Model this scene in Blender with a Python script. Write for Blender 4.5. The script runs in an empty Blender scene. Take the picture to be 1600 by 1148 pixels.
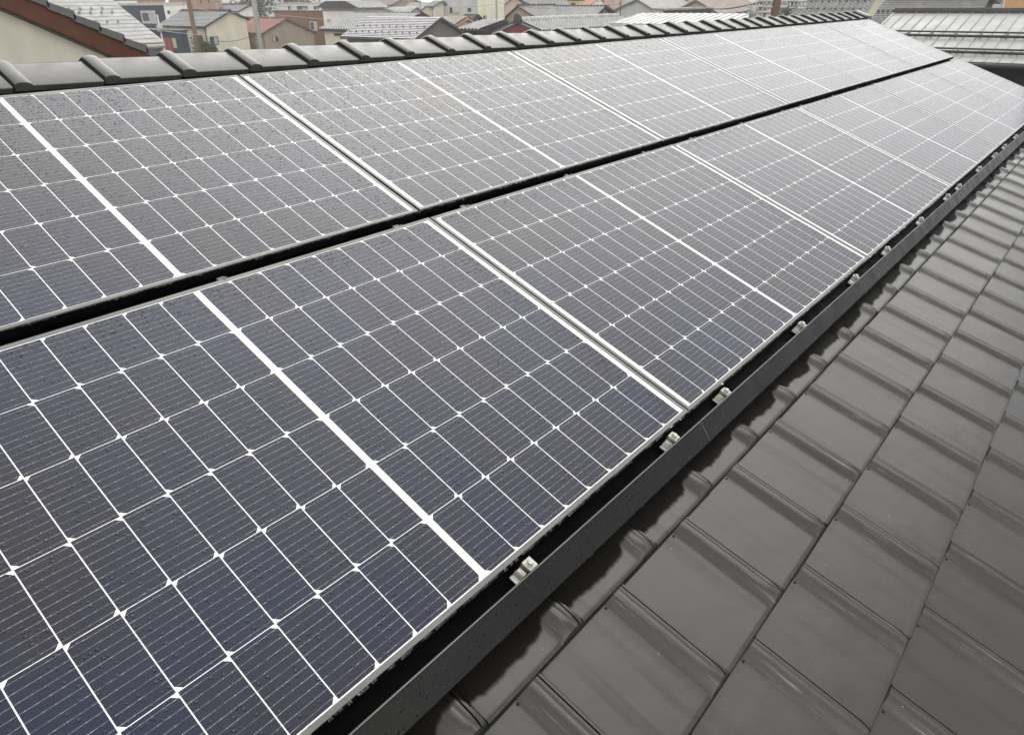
import bpy, math, random
from mathutils import Matrix, Vector
random.seed(7)
SC = bpy.context.scene
COL = SC.collection
rad = math.radians

# ------------------------------------------------------------------ camera
PITCH = rad(20.5)                     # roof pitch
Z0 = 6.6                              # height of the lower edge of the panels above the ground
CP, SP = math.cos(PITCH), math.sin(PITCH)
ROOF = Matrix(((1, 0, 0, 0), (0, CP, -SP, 0), (0, SP, CP, Z0), (0, 0, 0, 1)))   # (u, v, n) of the roof -> world
F = 1096.02
RC = ((0.6429646, -0.72074675, 0.25907652), (-0.3611273, -0.5835962, -0.72732562), (0.67541365, 0.37408502, -0.63551303))
M3 = ROOF.to_3x3()
AX = [M3 @ Vector(r) for r in RC]     # camera right, down, forward in world
CAMPOS = ROOF @ Vector((-1.69121, -0.32414, 1.27725))
cam_d = bpy.data.cameras.new('camera')
cam = bpy.data.objects.new('camera', cam_d)
COL.objects.link(cam)
cam_d.sensor_fit = 'HORIZONTAL'
cam_d.sensor_width = 36.0
cam_d.lens = F / 1600 * 36
cam_d.clip_start = 0.05
cam_d.clip_end = 3000
m = Matrix((AX[0], -AX[1], -AX[2])).transposed().to_4x4()
m.translation = CAMPOS
cam.matrix_world = m
SC.camera = cam

# ------------------------------------------------------------------ sky, sun, exposure
GLOW_EL, GLOW_AZ = rad(40), rad(40)      # where the sun stands behind the rain clouds
SUN_EL, SUN_AZ = GLOW_EL, rad(90) - GLOW_AZ
BASE, GLOW, BACK = 3.8, 14.5, 15.0
w = bpy.data.worlds.new('World')
SC.world = w
w.use_nodes = True
nt = w.node_tree
bg = nt.nodes['Background']
sky = nt.nodes.new('ShaderNodeTexSky')
sky.sky_type = 'NISHITA'
sky.sun_disc = False
sky.sun_elevation = SUN_EL
sky.sun_rotation = SUN_AZ
hs = nt.nodes.new('ShaderNodeHueSaturation')
hs.inputs['Saturation'].default_value = 0.12
nt.links.new(sky.outputs[0], hs.inputs['Color'])
geo = nt.nodes.new('ShaderNodeTexCoord')
dot = nt.nodes.new('ShaderNodeVectorMath')
dot.operation = 'DOT_PRODUCT'
dot.inputs[1].default_value = Vector((math.cos(GLOW_EL) * math.cos(GLOW_AZ), math.cos(GLOW_EL) * math.sin(GLOW_AZ), math.sin(GLOW_EL)))
nrm = nt.nodes.new('ShaderNodeVectorMath')
nrm.operation = 'NORMALIZE'
nt.links.new(geo.outputs['Generated'], nrm.inputs[0])
nt.links.new(nrm.outputs[0], dot.inputs[0])
ns = nt.nodes.new('ShaderNodeTexNoise')
ns.inputs['Scale'].default_value = 2.6
ns.inputs['Detail'].default_value = 5
nt.links.new(nrm.outputs[0], ns.inputs['Vector'])
def wmath(op, a, b):
    x = nt.nodes.new('ShaderNodeMath'); x.operation = op
    for i, v in enumerate((a, b)):
        if hasattr(v, 'links'): nt.links.new(v, x.inputs[i])
        else: x.inputs[i].default_value = v
    return x.outputs[0]
def wscale(col, v):
    x = nt.nodes.new('ShaderNodeMixRGB'); x.blend_type = 'MULTIPLY'; x.inputs[0].default_value = 1
    x.inputs[1].default_value = col
    nt.links.new(v, x.inputs[2])
    return x.outputs[0]
lobe = wmath('MULTIPLY', wmath('POWER', wmath('MAXIMUM', dot.outputs['Value'], 0.0), 6.0), GLOW)
dot2 = nt.nodes.new('ShaderNodeVectorMath')
dot2.operation = 'DOT_PRODUCT'
dot2.inputs[1].default_value = Vector((-0.62, -0.74, 0.10)).normalized()
nt.links.new(nrm.outputs[0], dot2.inputs[0])
back = wmath('MULTIPLY', wmath('POWER', wmath('MAXIMUM', dot2.outputs['Value'], 0.0), 2.6), BACK)  # added bright sky lobe behind the camera, fills the walls facing it
cloud = wmath('ADD', wmath('MULTIPLY', ns.outputs[0], 1.6), BASE - 0.8)
add = nt.nodes.new('ShaderNodeMixRGB')
add.blend_type = 'ADD'
add.inputs[0].default_value = 1
nt.links.new(wscale((0.955, 0.975, 1.025, 1), cloud), add.inputs[1])
nt.links.new(wscale((1, 0.975, 0.905, 1), wmath('ADD', lobe, back)), add.inputs[2])
mix = nt.nodes.new('ShaderNodeMixRGB')
mix.inputs[0].default_value = 0.88
nt.links.new(hs.outputs[0], mix.inputs[1])
nt.links.new(add.outputs[0], mix.inputs[2])
nt.links.new(mix.outputs[0], bg.inputs['Color'])
bg.inputs['Strength'].default_value = 0.12
sd = bpy.data.lights.new('sun', 'SUN')
sd.energy = 0.5
sd.angle = rad(95)
sd.color = (1, 0.97, 0.92)
so = bpy.data.objects.new('sun', sd)
COL.objects.link(so)
sdir = Vector((math.sin(SUN_AZ) * math.cos(SUN_EL), math.cos(SUN_AZ) * math.cos(SUN_EL), math.sin(SUN_EL)))
so.rotation_euler = sdir.to_track_quat('Z', 'Y').to_euler()
so.location = (0, 0, 40)
SC.view_settings.view_transform = 'Standard'
SC.view_settings.look = 'None'
SC.view_settings.exposure = 0.68
SC.view_settings.gamma = 1.0

# ------------------------------------------------------------------ material helpers
class NT:
    """small helper to wire shader nodes"""
    def __init__(s, name):
        s.m = bpy.data.materials.new(name)
        s.m.use_nodes = True
        s.t = s.m.node_tree
        s.b = s.t.nodes['Principled BSDF']
    def n(s, typ, **kw):
        x = s.t.nodes.new('ShaderNode' + typ)
        for k, v in kw.items():
            setattr(x, k, v)
        return x
    def put(s, sock, v):
        if v is None:
            return
        if hasattr(v, 'links'):
            s.t.links.new(v, sock)
        else:
            sock.default_value = v
    def math(s, op, a, b=None, c=None):
        x = s.n('Math', operation=op)
        s.put(x.inputs[0], a); s.put(x.inputs[1], b)
        if c is not None: s.put(x.inputs[2], c)
        return x.outputs[0]
    def mixc(s, fac, a, b, blend='MIX'):
        x = s.n('MixRGB', blend_type=blend)
        s.put(x.inputs[0], fac); s.put(x.inputs[1], a); s.put(x.inputs[2], b)
        return x.outputs[0]
    def noise(s, vec, scale, detail=3, rough=0.5):
        x = s.n('TexNoise')
        s.put(x.inputs['Vector'], vec)
        x.inputs['Scale'].default_value = scale
        x.inputs['Detail'].default_value = detail
        x.inputs['Roughness'].default_value = rough
        return x.outputs[0]
    def ramp(s, v, a, b, c=0.0, d=1.0, smooth=False):
        x = s.n('MapRange')
        if smooth: x.interpolation_type = 'SMOOTHSTEP'
        s.put(x.inputs[0], v)
        x.inputs[1].default_value = a; x.inputs[2].default_value = b
        x.inputs[3].default_value = c; x.inputs[4].default_value = d
        return x.outputs[0]
    def bump(s, h, dist, strength=1.0, normal=None):
        x = s.n('Bump')
        x.inputs['Strength'].default_value = strength
        x.inputs['Distance'].default_value = dist
        s.put(x.inputs['Height'], h)
        if normal is not None: s.put(x.inputs['Normal'], normal)
        return x.outputs[0]
    def set(s, **kw):
        names = dict(color='Base Color', rough='Roughness', metal='Metallic', ior='IOR', spec='Specular IOR Level',
                     normal='Normal', trans='Transmission Weight', coat='Coat Weight', alpha='Alpha')
        for k, v in kw.items():
            s.put(s.b.inputs[names[k]], v)
        return s.m

def rgb(r, g=None, b=None):
    return (r, r if g is None else g, r if b is None else b, 1)

def plain(name, c, rough=0.6, var=0.25, scale=1.5, metal=0.0, bump=0.0, ior=1.5, streak=0.0):
    """one surface colour broken up by blotches, weather streaks and a little relief"""
    q = NT(name)
    tc = q.n('TexCoord').outputs['Object']
    a = q.noise(tc, scale, 5, 0.6)
    f = q.ramp(a, 0.3, 0.7, 1 - var, 1 + var * 0.6)
    if streak:
        mp = q.n('Mapping'); q.put(mp.inputs[0], tc); mp.inputs['Scale'].default_value = (6, 6, 0.35)
        f = q.math('MULTIPLY', f, q.ramp(q.noise(mp.outputs[0], 1.0, 4), 0.35, 0.65, 1 - streak, 1.0))
    cc = q.mixc(1.0, rgb(*c) if not isinstance(c, float) else rgb(c), f, 'MULTIPLY')
    rr = q.ramp(q.noise(tc, scale * 3.1, 3), 0.3, 0.7, max(rough - 0.12, 0.05), min(rough + 0.12, 1))
    q.set(color=cc, rough=rr, metal=metal, ior=ior)
    if bump:
        q.set(normal=q.bump(q.noise(tc, scale * 9, 4), bump))
    return q.m

def drops_height(q, vec, scale, keep, rmin, rmax):
    """height (in cells) of round water drops scattered over a surface"""
    v = q.n('TexVoronoi', feature='F1')
    v.voronoi_dimensions = '2D'
    q.put(v.inputs['Vector'], vec)
    v.inputs['Scale'].default_value = scale
    sep = q.n('SeparateColor'); q.put(sep.inputs[0], v.outputs['Color'])
    on = q.math('LESS_THAN', sep.outputs[0], keep)
    rr = q.math('MULTIPLY', q.math('POWER', sep.outputs[1], 2.0), rmax - rmin)
    rr = q.math('ADD', rr, rmin)
    h2 = q.math('SUBTRACT', q.math('MULTIPLY', rr, rr), q.math('MULTIPLY', v.outputs['Distance'], v.outputs['Distance']))
    h = q.math('SQRT', q.math('MAXIMUM', h2, 0.0))
    return q.math('MULTIPLY', h, on)

# ---- photovoltaic glass: white backsheet, rounded half cells, busbar wires, rain drops
L, W, P, G = 1.762, 1.134, 1.772, 0.0533
def make_cells():
    q = NT('pv_cells')
    uv = q.n('UVMap').outputs[0]
    sx = q.n('SeparateXYZ'); q.put(sx.inputs[0], uv)
    U, V = sx.outputs[0], sx.outputs[1]
    px, py, cx, cy = 0.0938, 0.18445, 0.0079, 0.0137
    xc = q.math('SUBTRACT', U, L / 2)
    ax = q.math('ABSOLUTE', xc)
    a = q.math('DIVIDE', q.math('SUBTRACT', ax, cx), px)
    b = q.math('DIVIDE', q.math('SUBTRACT', V, cy), py)
    ia, ib = q.math('FLOOR', a), q.math('FLOOR', b)
    fx = q.math('MULTIPLY', q.math('SUBTRACT', q.math('SUBTRACT', a, ia), 0.5), px)
    fy = q.math('MULTIPLY', q.math('SUBTRACT', q.math('SUBTRACT', b, ib), 0.5), py)
    hx, hy = (px - 0.0023) / 2, (py - 0.0015) / 2
    dx = q.math('SUBTRACT', hx, q.math('ABSOLUTE', fx))
    dy = q.math('SUBTRACT', hy, q.math('ABSOLUTE', fy))
    ins = q.math('MULTIPLY', q.math('GREATER_THAN', dx, 0.0), q.math('GREATER_THAN', dy, 0.0))
    for v_, hi in ((a, 9.0), (b, 6.0)):
        ins = q.math('MULTIPLY', ins, q.math('MULTIPLY', q.math('GREATER_THAN', v_, 0.0), q.math('LESS_THAN', v_, hi)))
    # clipped corners: one long side of every half cell, alternating row by row
    odd = q.math('MODULO', ib, 2.0)
    side = q.math('SUBTRACT', q.math('MULTIPLY', odd, 2.0), 1.0)
    onside = q.math('GREATER_THAN', q.math('MULTIPLY', fx, side), 0.0)
    cut = q.math('LESS_THAN', q.math('ADD', dx, dy), 0.0105)
    ins = q.math('MULTIPLY', ins, q.math('SUBTRACT', 1.0, q.math('MULTIPLY', onside, cut)))
    # ten thin wires per cell, with solder pads
    wv = q.math('MULTIPLY', q.math('SUBTRACT', b, ib), 10.0)
    wl = q.math('ABSOLUTE', q.math('SUBTRACT', q.math('SUBTRACT', wv, q.math('FLOOR', wv)), 0.5))
    wire = q.math('LESS_THAN', wl, 0.021)
    pv_ = q.math('MULTIPLY', q.math('SUBTRACT', a, ia), 5.0)
    pd = q.math('LESS_THAN', q.math('ABSOLUTE', q.math('SUBTRACT', q.math('SUBTRACT', pv_, q.math('FLOOR', pv_)), 0.5)), 0.10)
    wnoise = q.ramp(q.noise(uv, 30, 2), 0.35, 0.6, 0.35, 1.0)
    wcol = q.mixc(pd, rgb(0.30, 0.29, 0.27), rgb(0.55, 0.54, 0.5))
    # per-cell tint
    cid = q.n('CombineXYZ')
    oi = q.n('ObjectInfo')
    q.put(cid.inputs[0], q.math('MULTIPLY', ia, q.math('SIGN', xc))); q.put(cid.inputs[1], ib)
    q.put(cid.inputs[2], q.math('MULTIPLY', oi.outputs['Random'], 50.0))
    wn = q.n('TexWhiteNoise'); q.put(wn.inputs[0], cid.outputs[0])
    off = q.n('VectorMath', operation='ADD')
    o3 = q.n('CombineXYZ'); q.put(o3.inputs[0], q.math('MULTIPLY', oi.outputs['Random'], 37.0)); q.put(o3.inputs[1], q.math('MULTIPLY', oi.outputs['Random'], 91.0))
    q.put(off.inputs[0], uv); q.put(off.inputs[1], o3.outputs[0])
    blot = q.noise(off.outputs[0], 1.6, 3)
    tint = q.math('ADD', q.math('MULTIPLY', wn.outputs[0], 0.25), q.ramp(blot, 0.35, 0.7, 0.0, 0.65))
    cell = q.mixc(tint, rgb(0.0010, 0.0075, 0.0350), rgb(0.0090, 0.0080, 0.0135))
    film = q.ramp(q.noise(off.outputs[0], 7.0, 4), 0.35, 0.75, 0.0, 0.004)   # dried dust film
    cell = q.mixc(1.0, cell, film, 'ADD')
    cell = q.mixc(q.math('MULTIPLY', wire, wnoise), cell, wcol)
    colr = q.mixc(ins, rgb(0.86, 0.86, 0.85), cell)
    h1 = drops_height(q, off.outputs[0], 100.0, 0.55, 0.06, 0.40)
    h2 = drops_height(q, off.outputs[0], 240.0, 0.55, 0.10, 0.36)
    b1 = q.bump(h1, 0.0085, 1.0)
    b2 = q.bump(h2, 0.0024, 1.0, b1)
    q.set(color=colr, rough=0.065, ior=1.46, normal=b2)
    return q.m
M_CELL = make_cells()

def wet_metal(name, c, rough, metal, scale=130.0, keep=0.5):
    q = NT(name)
    tc = q.n('TexCoord').outputs['Object']
    f = q.ramp(q.noise(tc, 5, 4), 0.3, 0.7, 0.75, 1.15)
    cc = q.mixc(1.0, rgb(*c), f, 'MULTIPLY')
    h = drops_height(q, tc, scale, keep, 0.08, 0.4)
    q.set(color=cc, rough=q.ramp(q.noise(tc, 11, 4), 0.3, 0.7, rough - 0.1, rough + 0.1), metal=metal, normal=q.bump(h, 0.6 / scale, 1.0))
    return q.m
M_FRAME = wet_metal('anodised_aluminium', (0.15, 0.153, 0.143), 0.36, 0.15)
M_COVER = wet_metal('black_painted_steel', (0.0085, 0.0085, 0.0078), 0.36, 0.0, 90.0, 0.35)
M_COVER.node_tree.nodes['Principled BSDF'].inputs['IOR'].default_value = 1.36
M_RAIL = plain('black_rail', (0.0022, 0.0022, 0.0022), 0.6, 0.3, 8, ior=1.15)
M_ZINC = plain('zinc_steel', (0.52, 0.51, 0.47), 0.34, 0.25, 40, metal=0.75, bump=0.0004)
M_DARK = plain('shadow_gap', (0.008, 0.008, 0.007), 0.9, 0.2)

def make_tile():
    q = NT('flat_roof_tile')
    tc = q.n('TexCoord').outputs['Object']
    at = q.n('Attribute'); at.attribute_name = 'tint'
    sx = q.n('SeparateXYZ'); q.put(sx.inputs[0], tc)
    # dark reflection of the eaves cover painted into the tiles, with a ragged edge
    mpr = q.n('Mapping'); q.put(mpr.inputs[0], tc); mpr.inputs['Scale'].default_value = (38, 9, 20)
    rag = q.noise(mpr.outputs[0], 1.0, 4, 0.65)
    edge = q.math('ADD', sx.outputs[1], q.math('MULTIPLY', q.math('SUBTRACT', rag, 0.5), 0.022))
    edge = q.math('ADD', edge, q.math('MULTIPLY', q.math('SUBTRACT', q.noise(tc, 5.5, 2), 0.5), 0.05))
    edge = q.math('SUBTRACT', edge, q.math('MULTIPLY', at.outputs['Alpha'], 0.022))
    cover_refl = q.ramp(edge, -0.150, -0.136, 0.0, 1.0, True)
    big = q.ramp(q.noise(tc, 1.9, 5, 0.55), 0.3, 0.7, 0.82, 1.14)
    fine = q.ramp(q.noise(tc, 140, 3), 0.3, 0.7, 0.94, 1.05)
    base = q.mixc(1.0, rgb(0.0230, 0.0185, 0.0130), q.math('MULTIPLY', big, fine), 'MULTIPLY')
    base = q.mixc(1.0, base, at.outputs['Color'], 'MULTIPLY')
    # scuffs running down the slope on the rolls
    mp = q.n('Mapping'); q.put(mp.inputs[0], tc); mp.inputs['Scale'].default_value = (190, 6.0, 30)
    st = q.noise(mp.outputs[0], 1.0, 4, 0.6)
    sc = q.math('MULTIPLY', q.ramp(st, 0.60, 0.74), at.outputs['Alpha'])
    base = q.mixc(q.math('MULTIPLY', sc, 0.7), base, rgb(0.21, 0.208, 0.20))
    spk = q.n('TexVoronoi'); q.put(spk.inputs['Vector'], tc); spk.inputs['Scale'].default_value = 14.0
    base = q.mixc(q.math('MULTIPLY', q.math('LESS_THAN', spk.outputs['Distance'], 0.035), 0.6), base, rgb(0.25, 0.24, 0.21))
    mp2 = q.n('Mapping'); q.put(mp2.inputs[0], tc); mp2.inputs['Scale'].default_value = (26, 1.6, 8)
    runs = q.ramp(q.noise(mp2.outputs[0], 1.0, 5, 0.6), 0.52, 0.75, 1.0, 0.62)
    base = q.mixc(1.0, base, runs, 'MULTIPLY')
    lich = q.ramp(q.noise(tc, 31, 5, 0.7), 0.66, 0.74)
    base = q.mixc(q.math('MULTIPLY', lich, 0.12), base, rgb(0.13, 0.125, 0.105))
    base = q.mixc(cover_refl, base, rgb(0.0075, 0.0068, 0.0058))
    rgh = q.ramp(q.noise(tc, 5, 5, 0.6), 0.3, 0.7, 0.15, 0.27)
    rgh = q.math('ADD', rgh, q.math('MULTIPLY', cover_refl, 0.40))
    sep = q.n('SeparateColor'); q.put(sep.inputs[0], at.outputs['Color'])
    rgh = q.math('ADD', rgh, q.math('MULTIPLY', q.math('SUBTRACT', sep.outputs[0], 1.0), 0.40))
    spec = q.math('MULTIPLY', q.ramp(runs, 0.62, 1.0, 0.78, 1.0), q.math('SUBTRACT', 1.0, q.math('MULTIPLY', cover_refl, 0.92)))
    bm = q.bump(q.noise(tc, 260, 3), 0.0004, 0.25)
    bm = q.bump(q.noise(tc, 9, 3), 0.004, 0.5, bm)
    q.set(color=base, rough=rgh, spec=spec, normal=bm)
    return q.m
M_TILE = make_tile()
M_RIDGE = plain('ridge_tile_glaze', (0.085, 0.085, 0.080), 0.27, 0.2, 3.0, bump=0.0008)
M_DECK = plain('roof_underlay', (0.012, 0.011, 0.010), 0.9, 0.2)
def make_water():
    q = NT('water')
    return q.set(color=rgb(1.0), rough=0.0, ior=1.33, trans=1.0)
M_WATER = make_water()

# ------------------------------------------------------------------ object helpers
def tag(o, label=None, cat=None, group=None, kind=None):
    if label: o['label'] = label
    if cat: o['category'] = cat
    if group: o['group'] = group
    if kind: o['kind'] = kind
    return o

class MB:
    def __init__(s):
        s.v, s.f, s.mi, s.sm = [], [], [], []
    def face(s, pts, mat=0, smooth=False):
        k = len(s.v)
        s.v += [tuple(p) for p in pts]
        s.f.append(tuple(range(k, k + len(pts)))); s.mi.append(mat); s.sm.append(smooth)
    def box(s, x0, x1, y0, y1, z0, z1, mat=0, X=None):
        c = [(x0, y0, z0), (x1, y0, z0), (x1, y1, z0), (x0, y1, z0), (x0, y0, z1), (x1, y0, z1), (x1, y1, z1), (x0, y1, z1)]
        if X: c = [X(*p) for p in c]
        k = len(s.v); s.v += c
        for f in ((0, 3, 2, 1), (4, 5, 6, 7), (0, 1, 5, 4), (1, 2, 6, 5), (2, 3, 7, 6), (3, 0, 4, 7)):
            s.f.append(tuple(k + i for i in f)); s.mi.append(mat); s.sm.append(False)
    def prism(s, poly, a0, a1, put, mat=0):
        """extrude a 2D polygon between a0 and a1; put(a, p, q) gives the point"""
        n = len(poly); k = len(s.v)
        s.v += [put(a0, *p) for p in poly] + [put(a1, *p) for p in poly]
        s.f.append(tuple(k + i for i in range(n))[::-1]); s.f.append(tuple(k + n + i for i in range(n)))
        s.mi += [mat, mat]; s.sm += [False, False]
        for i in range(n):
            j = (i + 1) % n
            s.f.append((k + i, k + j, k + n + j, k + n + i)); s.mi.append(mat); s.sm.append(False)
    def tube(s, a, b, r0, r1=None, n=8, mat=0, caps=True):
        a, b = Vector(a), Vector(b); r1 = r0 if r1 is None else r1
        d = (b - a).normalized()
        x = d.orthogonal().normalized(); y = d.cross(x)
        k = len(s.v)
        for c, r in ((a, r0), (b, r1)):
            for i in range(n):
                t = 2 * math.pi * i / n
                s.v.append(tuple(c + x * (r * math.cos(t)) + y * (r * math.sin(t))))
        for i in range(n):
            j = (i + 1) % n
            s.f.append((k + i, k + j, k + n + j, k + n + i)); s.mi.append(mat); s.sm.append(True)
        if caps:
            s.f.append(tuple(k + i for i in range(n))[::-1]); s.f.append(tuple(k + n + i for i in range(n)))
            s.mi += [mat, mat]; s.sm += [False, False]
    def grid(s, rows, mat=0, smooth=True):
        k = len(s.v); nr, nc = len(rows), len(rows[0])
        for r in rows: s.v += [tuple(p) for p in r]
        for i in range(nr - 1):
            for j in range(nc - 1):
                s.f.append((k + i * nc + j, k + i * nc + j + 1, k + (i + 1) * nc + j + 1, k + (i + 1) * nc + j))
                s.mi.append(mat); s.sm.append(smooth)
    def build(s, name, mats, parent=None, loc=None):
        me = bpy.data.meshes.new(name)
        me.from_pydata(s.v, [], s.f)
        for x in (mats if isinstance(mats, (list, tuple)) else [mats]): me.materials.append(x)
        me.polygons.foreach_set('material_index', s.mi)
        me.polygons.foreach_set('use_smooth', s.sm)
        me.update()
        o = bpy.data.objects.new(name, me)
        COL.objects.link(o)
        if parent: o.parent = parent
        if loc is not None:
            if isinstance(loc, Matrix): o.matrix_world = loc
            else: o.location = loc
        return o

def empty(name, mat4):
    o = bpy.data.objects.new(name, None)
    o.empty_display_size = 0.2
    COL.objects.link(o)
    o.matrix_world = mat4 if isinstance(mat4, Matrix) else Matrix.Translation(mat4)
    return o

def copy_tree(o, mat4):
    c = o.copy(); COL.objects.link(c); c.matrix_world = mat4
    for ch in o.children:
        d = ch.copy(); COL.objects.link(d); d.parent = c
    return c

def on_roof(u, v, n): return ROOF @ Matrix.Translation((u, v, n))
ORD = ['nearest', 'second', 'third', 'fourth', 'fifth', 'sixth', 'seventh', 'eighth', 'ninth', 'tenth', 'eleventh', 'twelfth',
       'thirteenth', 'fourteenth', 'fifteenth', 'sixteenth', 'seventeenth', 'eighteenth']

# ------------------------------------------------------------------ the house we stand on: tiles, ridge, walls
TW, TL = 0.3226, 0.3005
UA, UB = -3.4, 9.06
house = tag(empty('tiled_house', (-3.4, -2.0, 0)), 'foreground house with dark grey flat roof tiles under two rows of solar panels', 'house')
HI = house.matrix_world.inverted()

def tile_field():
    S = [0, 0.06, 0.14, 0.20, 0.2326, 0.2400, 0.2450, 0.2520, 0.2600, 0.2680, 0.2750, 0.2820, 0.2880, 0.2900, 0.2920, 0.2990, 0.3020, 0.3032, 0.3056, 0.3068, 0.3120, 0.3165, 0.3190, 0.3200]
    T = [0, 0.003, 0.007, 0.014, 0.024, 0.036, 0.052, 0.10, 0.18, 0.2850, 0.2920, 0.2960, 0.2972, 0.335]
    def roll(s):
        if s < 0.2340: return 0.0
        x = min((s - 0.2340) / 0.046, 1.0)
        h = 0.0165 * (x * x * (3 - 2 * x))
        if 0.2885 <= s <= 0.2915: h -= 0.0015          # scored line along the roll
        if 0.3025 <= s <= 0.3060: h -= 0.0110          # open side lap between neighbouring tiles
        if s > 0.3062: h -= 0.0012 + max(0.0, s - 0.3125) * 1.1
        return h
    V, Fc, MI, CO = [], [], [], []
    rnd = random.Random(3)
    for j in range(-8, 6):
        vb = -0.187 - TL * j               # lower (butt) edge of the course
        g0 = 0.08 if j % 2 else 0.08 + 0.155
        k0 = int(math.floor((UA - g0) / TW)); k1 = int(math.ceil((UB - g0) / TW))
        for k in range(k0, k1):
            us = g0 + k * TW
            dn = rnd.uniform(-0.0012, 0.0012); tl = rnd.uniform(-0.0026, 0.0026); dv = rnd.uniform(-0.0015, 0.0015)
            sk = rnd.uniform(-0.002, 0.002)
            tnt = rnd.uniform(0.84, 1.16); wide = rnd.choice((0, 1, 1, 2))
            base = len(V)
            for t in T:
                rd = 0.0045 * (1 - min(t / 0.007, 1)) ** 2
                e = math.sqrt(max(0.0, 1 - (1 - min(t / 0.040, 1)) ** 2))
                for s in S:
                    u = min(max(us + s + (0.001 if s == 0 else 0), UA), UB)
                    n = -0.0905 - 0.0215 * t / TL + roll(s) * e - rd + dn + tl * (s / TW - 0.5)
                    V.append((u, vb + t + dv + sk * (s / TW - 0.5), n))
                    rr = max(0.0, min(1.0, (s - 0.228) / 0.02)) if s < 0.304 else max(0.0, 1 - (s - 0.304) / 0.012)
                    tk = tnt
                    CO.append((tk, tk, tk, rr))
            ns = len(S)
            for i in range(len(T) - 1):
                for q in range(ns - 1):
                    a = base + i * ns + q
                    Fc.append((a, a + 1, a + ns + 1, a + ns))
                    MI.append(1 if ((i == 9 and q == 4) or i >= 11 or (q in (17,) and wide) or (q == 16 and wide > 1)) else 0)  # notch, side lap and strip under the next butt painted dark as shade
            # butt face and the free edge of the roll
            b2 = len(V)
            for q in range(ns):
                x, y, z = V[base + q]
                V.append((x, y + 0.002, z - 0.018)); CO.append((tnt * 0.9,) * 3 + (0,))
            for q in range(ns - 1):
                Fc.append((b2 + q, b2 + q + 1, base + q + 1, base + q)); MI.append(0)
            b3 = len(V)
            for i in range(len(T)):
                x, y, z = V[base + i * ns + ns - 1]
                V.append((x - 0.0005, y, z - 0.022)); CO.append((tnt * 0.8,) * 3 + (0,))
            for i in range(len(T) - 1):
                a = base + i * ns + ns - 1
                Fc.append((a, b3 + i, b3 + i + 1, a + ns)); MI.append(0)
    me = bpy.data.meshes.new('roof_tiles')
    me.from_pydata(V, [], Fc)
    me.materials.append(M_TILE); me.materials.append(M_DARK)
    me.polygons.foreach_set('material_index', MI)
    me.polygons.foreach_set('use_smooth', [True] * len(Fc))
    ca = me.color_attributes.new('tint', 'FLOAT_COLOR', 'POINT')
    flat = []
    for c in CO: flat += c
    ca.data.foreach_set('color', flat)
    me.update()
    try: me.set_sharp_from_angle(angle=rad(38))
    except Exception: pass
    o = bpy.data.objects.new('roof_tiles', me)
    COL.objects.link(o)
    o.parent = house
    o.matrix_local = HI @ ROOF
    return o
tile_field()
RV, RN = 2.548, 0.009                          # ridge line in roof coordinates
apex = ROOF @ Vector((0, RV, RN))
def w_local(o): o.parent = house; o.matrix_parent_inverse = HI; return o
mb = MB()
mb.box(UA, UB, -1.75, RV - 0.16, -0.20, -0.150)
o = mb.build('roof_deck', M_DECK, house); o.matrix_local = HI @ ROOF
mb = MB()                                       # far slope behind the ridge
for i in range(9):
    y0, y1 = apex.y + 0.03 + i * 0.28, apex.y + 0.03 + (i + 1) * 0.28
    z0 = apex.z - 0.09 - (y0 - apex.y) * math.tan(PITCH); z1 = apex.z - 0.066 - (y1 - apex.y) * math.tan(PITCH)
    mb.face([(UA, y0, z0), (UB, y0, z0), (UB, y1, z1), (UA, y1, z1)])
    mb.face([(UA, y1, z1), (UB, y1, z1), (UB, y1, z1 - 0.03), (UA, y1, z1 - 0.03)])
w_local(mb.build('back_slope', M_TILE))
mb = MB()
ye, yb = (ROOF @ Vector((0, -1.55, 0))).y, apex.y + 2.3
mb.prism([(ye, 0), (yb, 0), (yb, apex.z - 1.15), (apex.y, apex.z - 0.35), (ye, Z0 - 0.85)], UA + 0.3, UB - 0.35, lambda a, p, q: (a, p, q))
M_CREAMW = plain('cream_render', (0.52, 0.49, 0.42), 0.8, 0.12, 0.8, bump=0.002, streak=0.15)
w_local(mb.build('wall', M_CREAMW))
mb = MB()                                       # verge trims at both gable ends
for u0, u1 in ((UA - 0.03, UA - 0.002), (UB + 0.002, UB + 0.03)):
    mb = MB()
    mb.prism([(-1.8, -0.24), (-1.8, -0.12), (RV, -0.12), (RV, -0.24)], u0, u1, lambda a, p, q: (a, p, q))
    o = mb.build('verge_board', M_RIDGE, house); o.matrix_local = HI @ ROOF

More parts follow.
